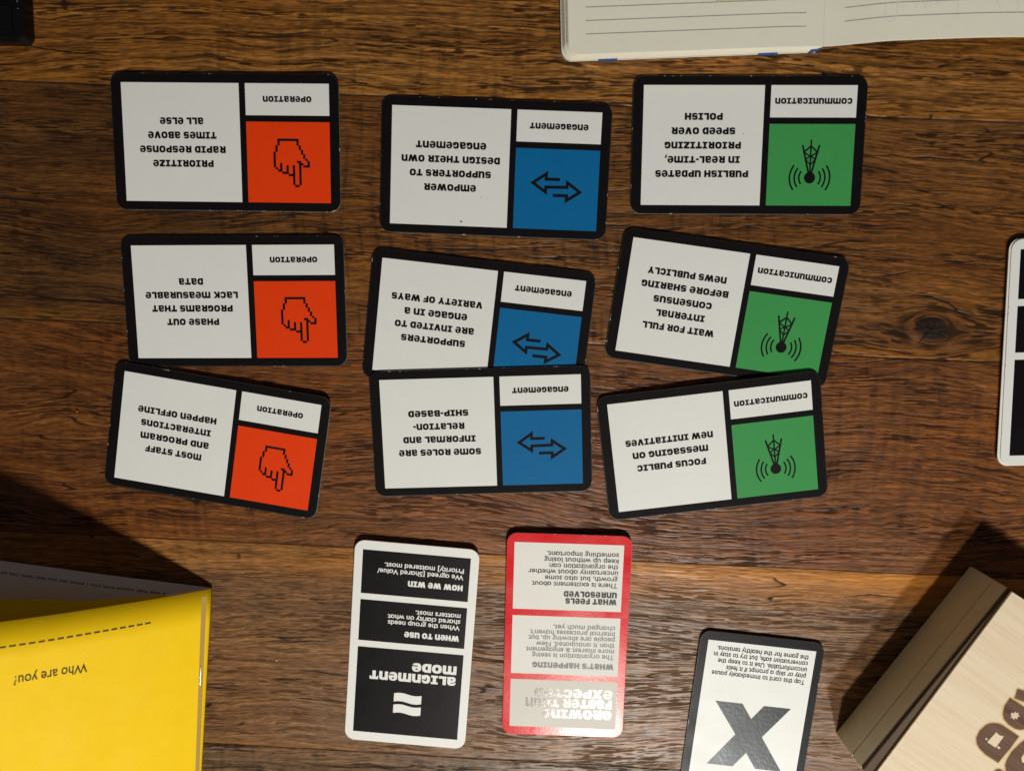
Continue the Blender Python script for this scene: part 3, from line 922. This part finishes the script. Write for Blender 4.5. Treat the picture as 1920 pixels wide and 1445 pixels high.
def leaf(name, prof, y0, y1, th, mat, parent):
    """sheet swept along the spine from a profile of (distance from spine, height)"""
    bm = bmesh.new()
    prof = np.array(prof)
    t = np.gradient(prof, axis=0); t /= np.linalg.norm(t, axis=1)[:, None]
    nrm = np.stack([-t[:, 1], t[:, 0]], 1)
    ny = 14
    top, bot = [], []
    for j in range(ny + 1):
        y = y0 + (y1 - y0) * j / ny
        top.append([bm.verts.new((-p[0] * MM, y * MM, p[1] * MM)) for p in prof])
        bot.append([bm.verts.new((-(p[0] - n[0] * th) * MM, y * MM, (p[1] - n[1] * th) * MM)) for p, n in zip(prof, nrm)])
    n = len(prof)
    for j in range(ny):
        for i in range(n - 1):
            bm.faces.new((top[j][i], top[j][i + 1], top[j + 1][i + 1], top[j + 1][i]))
            bm.faces.new((bot[j][i], bot[j + 1][i], bot[j + 1][i + 1], bot[j][i + 1]))
        bm.faces.new((top[j][0], top[j + 1][0], bot[j + 1][0], bot[j][0]))
        bm.faces.new((top[j][-1], bot[j][-1], bot[j + 1][-1], top[j + 1][-1]))
    for i in range(n - 1):
        bm.faces.new((top[0][i], bot[0][i], bot[0][i + 1], top[0][i + 1]))
        bm.faces.new((top[-1][i], top[-1][i + 1], bot[-1][i + 1], bot[-1][i]))
    me = bm_to_mesh(bm, True)
    return link(name, me, mat, parent)
cov, cov_s = curve_pts([(-.2, .15), (-.45, 1.2), (.2, 2.2), (4.7, 6.3), (10.0, 11.2), (17.8, 17.8), (26.1, 24.4), (41.1, 36.1), (55.4, 46.1), (67, 53), (85, 62), (105, 69)], 90)
mid, mid_s = curve_pts([(.1, 1.2), (2.2, 2.6), (6.5, 5.9), (12.9, 10.4), (22.0, 15.7), (36.5, 22.5), (52.1, 26.5), (67.5, 30.1), (92, 33), (120, 33)], 60)
low, low_s = curve_pts([(0, .95), (10, .95), (22, 1.05), (44, 1.3), (67, 1.0), (100, .8), (140, .8)], 40)
bak, bak_s = curve_pts([(-.1, .3), (20, .3), (60, .3), (141, .3)], 20)
bc_ = leaf('back_cover', bak, -205, -.4, .22, M['yellow'], bk)
lowp = leaf('page', low, -205, 0, .30, M['page'], bk)
bc_.rotation_euler.z = lowp.rotation_euler.z = -math.radians(1.3)
leaf('yellow_page', mid, -205, 0, .14, M['yellow'], bk)
cv = leaf('front_cover', cov, -205, 0, .26, M['yellow'], bk)
# white sheet edges just inside the fold
sh = curve_pts([(.2, 1.3), (1.4, 2.3), (4.6, 5.0), (9, 8.4), (13.5, 11.6)], 20)[0]
leaf('inner_sheet', [(p[0] + .05, p[1] - .05) for p in sh], -205, .12, .20, M['page'], bk)
def on_profile(prof, s_arr, s, y, lift):
    s = min(max(s, 0), s_arr[-1])
    x = np.interp(s, s_arr, prof[:, 0]); z = np.interp(s, s_arr, prof[:, 1])
    e = .2
    x2 = np.interp(min(s + e, s_arr[-1]), s_arr, prof[:, 0]) - np.interp(max(s - e, 0), s_arr, prof[:, 0])
    z2 = np.interp(min(s + e, s_arr[-1]), s_arr, prof[:, 1]) - np.interp(max(s - e, 0), s_arr, prof[:, 1])
    l = math.hypot(x2, z2) or 1
    return (-(x - z2 / l * lift), y, z + x2 / l * lift)
def on_leaf(prof, s_arr, polys, lift):
    out = []
    for p in polys:
        q = [on_profile(prof, s_arr, s, y, lift) for s, y in p]
        a = sum(q[i][0] * q[(i + 1) % len(q)][1] - q[(i + 1) % len(q)][0] * q[i][1] for i in range(len(q)))
        out.append(q if a > 0 else q[::-1])
    return out
def grid_rect(s0, y0, s1, y1, ns=4, ny=1):
    return [[(s0 + (s1 - s0) * i / ns, y0 + (y1 - y0) * j / ny), (s0 + (s1 - s0) * (i + 1) / ns, y0 + (y1 - y0) * j / ny),
             (s0 + (s1 - s0) * (i + 1) / ns, y0 + (y1 - y0) * (j + 1) / ny), (s0 + (s1 - s0) * i / ns, y0 + (y1 - y0) * (j + 1) / ny)] for i in range(ns) for j in range(ny)]
BK = dict(bk=bk, cov=cov, cov_s=cov_s, cv=cv)
strip = []
for k in range(30):
    for i in range(4):
        ya, yb_ = -2.8 - 6.7 * k, -2.8 - 6.7 * (k + 1)
        a0, b0 = 3.2 + .0118 * ya, 5.25 + .0165 * ya
        a1, b1 = 3.2 + .0118 * yb_, 5.25 + .0165 * yb_
        a0, b0, a1, b1 = [max(q, .3) if n_ % 2 == 0 else max(q, .9) for n_, q in enumerate((a0, b0, a1, b1))]
        strip.append([(a0 + (b0 - a0) * i / 4, ya), (a0 + (b0 - a0) * (i + 1) / 4, ya), (a1 + (b1 - a1) * (i + 1) / 4, yb_), (a1 + (b1 - a1) * i / 4, yb_)])
link('spine_strip', polymesh(on_leaf(cov, cov_s, strip, .05)), M['olive'], cv)
D0, DP, DL = 24.3, 2.93, 2.05
dash = []
for k in range(24):
    s = D0 + DP * k
    dash += grid_rect(s, -9.25, s + DL, -9.95, 1, 1)
link('dashed_line', polymesh(on_leaf(cov, cov_s, dash, .06)), M['darkolive'], cv)
tl = sans_line('Who are you?', 23.0, 3.3, False, .012)
link('lettering', polymesh(on_leaf(cov, cov_s, [[(45.7 + x, -21.4 - y) for x, y in p] for p in tl], .06)), M['darkolive'], cv)
def tube(pts, r, n=8):
    bm = bmesh.new()
    rings = []
    for i, p in enumerate(pts):
        p = Vector(p)
        d = (Vector(pts[min(i + 1, len(pts) - 1)]) - Vector(pts[max(i - 1, 0)])).normalized()
        a = d.orthogonal().normalized(); b = d.cross(a)
        rings.append([bm.verts.new((p + a * r * math.cos(2 * math.pi * k / n) + b * r * math.sin(2 * math.pi * k / n)) * MM) for k in range(n)])
    for i in range(len(rings) - 1):
        for k in range(n):
            bm.faces.new((rings[i][k], rings[i][(k + 1) % n], rings[i + 1][(k + 1) % n], rings[i + 1][k]))
    bm.faces.new(rings[0][::-1]); bm.faces.new(rings[-1])
    return bm_to_mesh(bm, True)
st = [on_profile(cov, cov_s, 4.0, y, l) for y, l in ((-33.2, -.1), (-33.4, .22), (-34, .3), (-38, .3), (-41.6, .3), (-42.2, .22), (-42.4, -.1))]
link('staple', tube(st, .2), M['steel'], bk)
tiny = sans_line('in a way that stayed with you | when did you feel held, not physically, but in a way that steadied you', 118, 1.15, False, .006)
link('lettering', polymesh(on_leaf(low, low_s, [[(16 + x, -4.6 - y) for x, y in p] for p in tiny], .05)), M['letter'], lowp)

# ------------------------------------------------------------------ open notebook
NA = math.radians(1.55)
nb = empty('notebook', (110.0 * MM, 94.45 * MM, 0), NA, 'open ruled notebook with cream pages and a blue cover', 'notebook')
def sm(a, b, x):
    t = min(max((x - a) / (b - a), 0), 1)
    return t * t * (3 - 2 * t)
def zl(u):   # left page height, u<=0
    return 7.6 - 1.0 * sm(-16, 0, u)
def zr(u):
    return 6.6 + 3.9 * sm(0, 26, u) - 2.6 * sm(48, 98, u)
NL = 148.0
def page_sheet(name, u0, u1, zf, th, mat, parent, corner=0, side=-1, v0=0.0, n=36):
    """one leaf of the open book with rounded outer corners"""
    bm = bmesh.new()
    us = [u0 + (u1 - u0) * i / n for i in range(n + 1)]
    if corner:
        us = sorted(set(us + [(u1 if side > 0 else u0) - side * corner * (1 - math.sin(k * math.pi / 12)) for k in range(7)]))
    rows = []
    for u in us:
        c = 0.0
        if corner:
            d = abs((u1 if side > 0 else u0) - u)
            if d < corner:
                c = corner - math.sqrt(max(0, corner ** 2 - (corner - d) ** 2))
        vs = [v0 + c] + [v0 + 5 + (NL - 5 - v0) * k / 6 for k in range(7)]
        vs[-1] -= c
        rows.append([(u, v) for v in vs])
    T_ = [[bm.verts.new((u * MM, v * MM, zf(u) * MM)) for u, v in r] for r in rows]
    B_ = [[bm.verts.new((u * MM, v * MM, (zf(u) - th) * MM)) for u, v in r] for r in rows]
    for i in range(len(rows) - 1):
        for j in range(7):
            bm.faces.new((T_[i][j], T_[i + 1][j], T_[i + 1][j + 1], T_[i][j + 1]))
            bm.faces.new((B_[i][j], B_[i][j + 1], B_[i + 1][j + 1], B_[i + 1][j]))
        f = bm.faces.new((T_[i][0], B_[i][0], B_[i + 1][0], T_[i + 1][0])); f.material_index = 1
        f = bm.faces.new((T_[i][7], T_[i + 1][7], B_[i + 1][7], B_[i][7])); f.material_index = 1
    for r, a in ((0, 1), (len(rows) - 1, -1)):
        for j in range(7):
            f = bm.faces.new((T_[r][j], T_[r][j + 1], B_[r][j + 1], B_[r][j])[::a]); f.material_index = 1
    return link(name, bm_to_mesh(bm), [mat, M['creamedge']], parent)
lp_ = page_sheet('left_page', -94.0, 0, zl, .12, M['cream'], nb, 4.0, -1)
rg = random.Random(4)
nlay = 9
for k in range(nlay):
    f = (k + 1) / nlay
    off = 2.4 * f + rg.uniform(-.12, .12)
    zt = lambda u, k=k: zl(u) - .16 - (zl(u) - 1.0) * k / nlay
    thk = 6.3 / nlay - .05
    page_sheet('page_block', -94.0 - off, -.2 - .35 * k, lambda u, zt=zt: zt(u), thk, M['cream'], nb, 4.2, -1, v0=-.05 + rg.uniform(-.06, .06), n=12)
page_sheet('cover_board', -96.6, -.6, lambda u: .9, .8, M['bluecover'], nb, 4.2, -1, v0=-.12, n=12)
rp_ = page_sheet('right_page', 0.05, 95.0, zr, .12, M['cream'], nb, 4.0, 1)
for k in range(4):
    page_sheet('page_block', .2, 95.0 + .2 * k, lambda u, k=k: zr(u) - .20 - .22 * k, .17, M['cream'], nb, 4.0, 1, v0=.05 + .03 * k, n=24)
page_sheet('cover_board', 3.0, 96.5, lambda u: zr(u) - 1.3 - .25 * sm(0, 30, u), .7, M['bluecover'], nb, 4.2, 1, v0=.45, n=24)
# blue spine seen at the foot of the gutter and two blue tape ends
def blob(pts2, z0, z1):
    bm = bmesh.new()
    a = [bm.verts.new((x * MM, y * MM, z0 * MM)) for x, y in pts2]
    b = [bm.verts.new((x * MM, y * MM, z1 * MM)) for x, y in pts2]
    n = len(a)
    for i in range(n):
        bm.faces.new((a[i], a[(i + 1) % n], b[(i + 1) % n], b[i]))
    bm.faces.new(b); bm.faces.new(a[::-1])
    return bm_to_mesh(bm)
link('spine', blob([(-3.4, -.25), (-.9, -.1), (.6, .5), (1.6, 1.6), (1.6, 140), (-3.4, 140)], .2, 4.0), M['bluecover'], nb)
for u in (-78.9, -18.6):
    link('blue_tab', blob([(u - 3.6, -.38), (u + 3.6, -.38), (u + 3.6, .5), (u - 3.6, .5)], .05, 1.6), M['bluecover'], nb)
def on_page(polys, zf, lift):
    out = []
    for p in polys:
        q = [(u, v, zf(u) + lift) for u, v in p]
        a = sum(q[i][0] * q[(i + 1) % len(q)][1] - q[(i + 1) % len(q)][0] * q[i][1] for i in range(len(q)))
        out.append(q if a > 0 else q[::-1])
    return out
def ruleline(u0, u1, v, w=.24, n=30):
    return [[(u0 + (u1 - u0) * i / n, v - w / 2), (u0 + (u1 - u0) * (i + 1) / n, v - w / 2), (u0 + (u1 - u0) * (i + 1) / n, v + w / 2), (u0 + (u1 - u0) * i / n, v + w / 2)] for i in range(n)]
RL = []; RR = []
for k in range(26):
    RL += ruleline(-87.6, -6.6, 7.05 + 4.72 * k)
    RR += ruleline(7.2, 88, 8.2 + 4.72 * k)
link('ruled_lines', polymesh(on_page(RL, zl, .03)), M['rule'], lp_)
link('ruled_lines', polymesh(on_page(RR, zr, .03)), M['rule'], rp_)
link('marker_stroke', polymesh(on_page(grid_rect(-24, 16.9, -6.8, 18.2, 8), zl, .05)), M['skyblue'], lp_)
link('marker_stroke', polymesh(on_page(grid_rect(-40, 16.9, -24.4, 18.0, 8), zl, .05)), M['straw'], lp_)
# handwriting: tops of inked letters and pencil showing through from the other side
gh = []
def arc(cx, cy, rx, ry, a0, a1, n=14):
    return [(cx + rx * math.cos(math.radians(a0 + (a1 - a0) * k / n)), cy + ry * math.sin(math.radians(a0 + (a1 - a0) * k / n))) for k in range(n + 1)]
for pl_ in (arc(22.5, 8.6, 2.2, 2.2, 150, 400), [(20.6, 8.0), (20.9, 13.2)], [(24.6, 9.5), (24.7, 13.6)], arc(26.2, 12.2, 1.5, 1.0, 160, 330), [(31.4, 10), (31.6, 15.8)], [(34.0, 13.2), (34.4, 10.4), (36.3, 14.5), (36.5, 11)],
            [(38.6, 14.3), (38.7, 11.2)], arc(40.6, 12.6, 1.3, 1.6, 60, 290), [(46.2, 6.6), (46.4, 14.4)], arc(66.0, 10.6, 2.3, 2.8, 200, 470), arc(72, 9.6, 1.8, 2.2, 220, 450), arc(76, 10, 1.9, 2.6, 200, 470), [(60, 11), (60.4, 13), (62, 9)]):
    gh += stroke(pl_, .42)
link('pencil_marks', polymesh(on_page(gh, zr, .02)), M['ghost'], rp_)
ik = []
for pl_ in (arc(43.6, 17.6, 1.2, .9, 180, 360, 8), [(48.6, 18.5), (48.7, 16.6)], arc(61.5, 17.9, 1.0, 1.0, 190, 350, 8), [(63.2, 18.4), (63.8, 17.2)], arc(77.5, 17.8, 1.2, 1.2, 180, 330, 8)):
    ik += stroke(pl_, .38)
link('handwriting', polymesh(on_page(ik, zr, .05)), M['rule'], rp_)

# ------------------------------------------------------------------ wooden box
A3 = Vector((181.66, -106.54)); B3 = Vector((130.77, -179.84))
dirv = (B3 - A3).normalized()          # along the visible long side, towards lower left
BL_ = (B3 - A3).length
bxang = math.atan2(dirv.y, dirv.x)
box = empty('wooden_box', (A3.x * MM, A3.y * MM, 0), bxang, 'pale plywood box with burnt lettering on its lid', 'box')
# local: x along the visible side (0..89), y>0 towards the lower right (box interior)
BW = 130.0
def slab(x0, y0, x1, y1, z0, z1, bev=.3, seg=2):
    bm = bmesh.new()
    bmesh.ops.create_cube(bm, size=1)
    for v in bm.verts:
        v.co = ((x0 + (v.co.x + .5) * (x1 - x0)) * MM, (y0 + (v.co.y + .5) * (y1 - y0)) * MM, (z0 + (v.co.z + .5) * (z1 - z0)) * MM)
    if bev:
        bmesh.ops.bevel(bm, geom=bm.edges[:], offset=bev * MM, segments=seg, affect='EDGES')
    return bm_to_mesh(bm)
link('lower_panel', slab(0, 0, BL_, BW, 0, 14.9, .25), M['plyside'], box)
link('upper_panel', slab(0.05, .10, BL_ - .05, BW - .1, 15.02, 22.2, .18), M['plyside'], box)
lid = link('lid', slab(.3, 0, BL_ - .2, BW - 5.5, 23.9, 25.0, .10), M['ply'], box)
lid.location = (0.1 * MM, 0.55 * MM, 0)
LT = math.radians(2.4)
lid.rotation_euler.z = -LT if dirv.x * 0 else LT
link('burnt_shaded_edge', slab(.1, .35, BL_ - .1, BW - .35, 22.2, 23.9, .15), M['plydark'], box)
iR = Matrix.Rotation(-bxang, 2)
def to_box(pts):
    # into the frame of the lid, which sits slightly askew on the box
    return [tuple(Matrix.Rotation(-LT, 2) @ (iR @ (Vector(p) - A3) - Vector((.1, .55)))) for p in pts]
LOGO = dict(
 D=[(188.86, -164.69), (186.44, -163.02), (182.23, -160.13), (180.6, -159.5), (179.03, -159.39), (177.4, -159.5), (175.95, -160.19), (173.83, -162.53), (172.74, -165.32), (173.06, -167.8), (174.36, -169.96), (176.83, -172.42), (179.54, -174.1), (181.81, -175.64), (182.71, -174.22), (185.82, -169.83)],
 Q=[(184.24, -149.08), (182.49, -152.3), (182.01, -155.37), (182.62, -157.82), (184.5, -159.95), (187.19, -161.62), (189.23, -162.06), (192.03, -161.42), (195.82, -158.92), (193.25, -155.26), (189.77, -152.69), (186.92, -150.73)],
 R=[(186.79, -145.4), (189.26, -146.14), (192.05, -147.33), (192.39, -151.6), (189.62, -150.7), (187.71, -149.96), (185.95, -149.21)],
 G=[(193.41, -164.49), (190.85, -166.37), (189.11, -167.94), (186.49, -171.07), (185.01, -174.2), (184.48, -176.7), (185.08, -179.04), (186.7, -181.37), (189.67, -182.58), (193.55, -180.66), (196.12, -176.88), (196.82, -171.27)],
 E=[(180.63, -179.09), (181.29, -178.3), (182.43, -178.13), (183.92, -178.89), (185.17, -180.13), (183.92, -182.65), (181.57, -182.05), (180.28, -180.19)])
HOLE = [[(180.16, -163.08), (181.39, -164.3), (183.14, -164.75), (180.34, -169.43), (177.02, -167.14)],
        [(176.2, -165.6), (176.9, -165.5), (177.0, -166.2), (176.4, -166.4)], [(181.2, -168.6), (182.3, -169.6), (181.6, -170.0), (180.9, -169.3)],
        [(184.9, -155.8), (185.6, -154.9), (186.1, -155.5), (186.7, -154.6), (187.2, -155.4), (188.0, -155.0), (187.8, -156.0), (188.6, -156.5), (187.6, -156.9), (187.7, -157.8), (186.8, -157.3), (186.2, -158.0), (185.9, -157.1), (185.0, -157.2), (185.5, -156.4)],
        [(191.5, -171.5), (192.9, -172.4), (193.2, -174.4), (192.2, -175.7), (190.9, -175.3), (190.4, -173.4)]]
def spread(pts, d):
    n = len(pts); out = []
    for i in range(n):
        a = Vector(pts[i - 1]); p = Vector(pts[i]); b = Vector(pts[(i + 1) % n])
        t = (b - a).normalized(); nn = Vector((-t.y, t.x))
        out.append(tuple(p + nn * d))
    return out
def area2(p):
    return sum(p[i][0] * p[(i + 1) % len(p)][1] - p[(i + 1) % len(p)][0] * p[i][1] for i in range(len(p)))
def smooth_closed(p, n=4):
    out = []
    m = len(p)
    for i in range(m):
        p0, p1, p2, p3 = [Vector(p[(i + k - 1) % m]) for k in range(4)]
        for t in [k / n for k in range(n)]:
            out.append(tuple(.5 * ((2 * p1) + (p2 - p0) * t + (2 * p0 - 5 * p1 + 4 * p2 - p3) * t * t + (3 * p1 - p0 - 3 * p2 + p3) * t ** 3)))
    return out
def ccw(p):
    return p if area2(p) > 0 else p[::-1]
sc_p, bn_p, ho_p = [], [], []
for k, p in LOGO.items():
    q = ccw(to_box(p))
    sc_p.append([(x, y, 25.02) for x, y in spread(q, -.55)])
    bn_p.append([(x, y, 25.05) for x, y in q])
for p in HOLE:
    ho_p.append([(x, y, 25.08) for x, y in ccw(to_box(p))])
link('scorched_rim', polymesh(sc_p), M['scorch'], lid)
link('burnt_lettering', polymesh(bn_p), M['burn'], lid)
link('lettering_gap', polymesh(ho_p), M['ply'], lid)

# ------------------------------------------------------------------ black plastic case in the corner
dv = empty('plastic_case', (-189.2 * MM, 98.9 * MM, 0), math.radians(-1.5), 'black plastic case with a recessed square panel at the top left corner', 'case')
def lathe_rrect(rings):
    """stack of rounded rectangles: (x0,y0,x1,y1,r,z)"""
    bm = bmesh.new()
    prev = None
    first = None
    for x0, y0, x1, y1, r, z in rings:
        vs = [bm.verts.new((x * MM, y * MM, z * MM)) for x, y in rrect(x0, y0, x1, y1, r, 6)]
        if prev:
            n = len(vs)
            for i in range(n):
                bm.faces.new((prev[i], prev[(i + 1) % n], vs[(i + 1) % n], vs[i]))
        else:
            first = vs
        prev = vs
    bm.faces.new(prev); bm.faces.new(first[::-1])
    return bm_to_mesh(bm)
link('case_body', lathe_rrect([(-75, .3, -.3, 140, 3.0, 0), (-75.2, 0, 0, 140.2, 3.2, .8), (-75.2, 0, 0, 140.2, 3.2, 5.2), (-74.8, .5, -.5, 139.8, 2.9, 6.2), (-74, 1.3, -1.4, 139, 2.5, 6.5)]), M['plastic'], dv)
link('recessed_panel', lathe_rrect([(-40, 2.8, -4.2, 12.6, .6, 6.4), (-40, 2.8, -4.2, 12.6, .6, 6.95), (-39.7, 3.1, -4.5, 12.3, .5, 7.1)]), M['plastic'], dv)
rid = tube([(-60, 12.7, 6.8), (-12, 12.9, 6.9), (-6, 13.3, 6.9), (-3.8, 12.7, 6.8), (-2.4, 11.9, 6.7), (-1.1, 11.7, 6.4)], .35)
link('ridge', rid, M['plastic'], dv)
link('ridge', tube([(-1.9, 18, 6.5), (-1.8, 15.2, 6.75), (-1.9, 13.6, 6.5)], .45), M['plastic'], dv)

# ------------------------------------------------------------------ crumbs on the table
def crumb(label, x, y, r, mat, seed):
    rg_ = random.Random(seed)
    bm = bmesh.new()
    bmesh.ops.create_icosphere(bm, subdivisions=2, radius=r * MM)
    for v in bm.verts:
        v.co *= 1 + rg_.uniform(-.25, .25)
        v.co.z *= .6
    o = link('crumb', bm_to_mesh(bm, True), mat)
    o.location = (x * MM, y * MM, r * .35 * MM)
    o['label'] = label; o['category'] = 'crumb'
crumb('tiny white crumb on the planks between yellow booklet and alignment card', -105.6, -149.5, .33, M['dust'], 1)
crumb('tiny orange red crumb on the planks left of the lowest orange card', -183.5, -43.0, .5, M['redspeck'], 2)
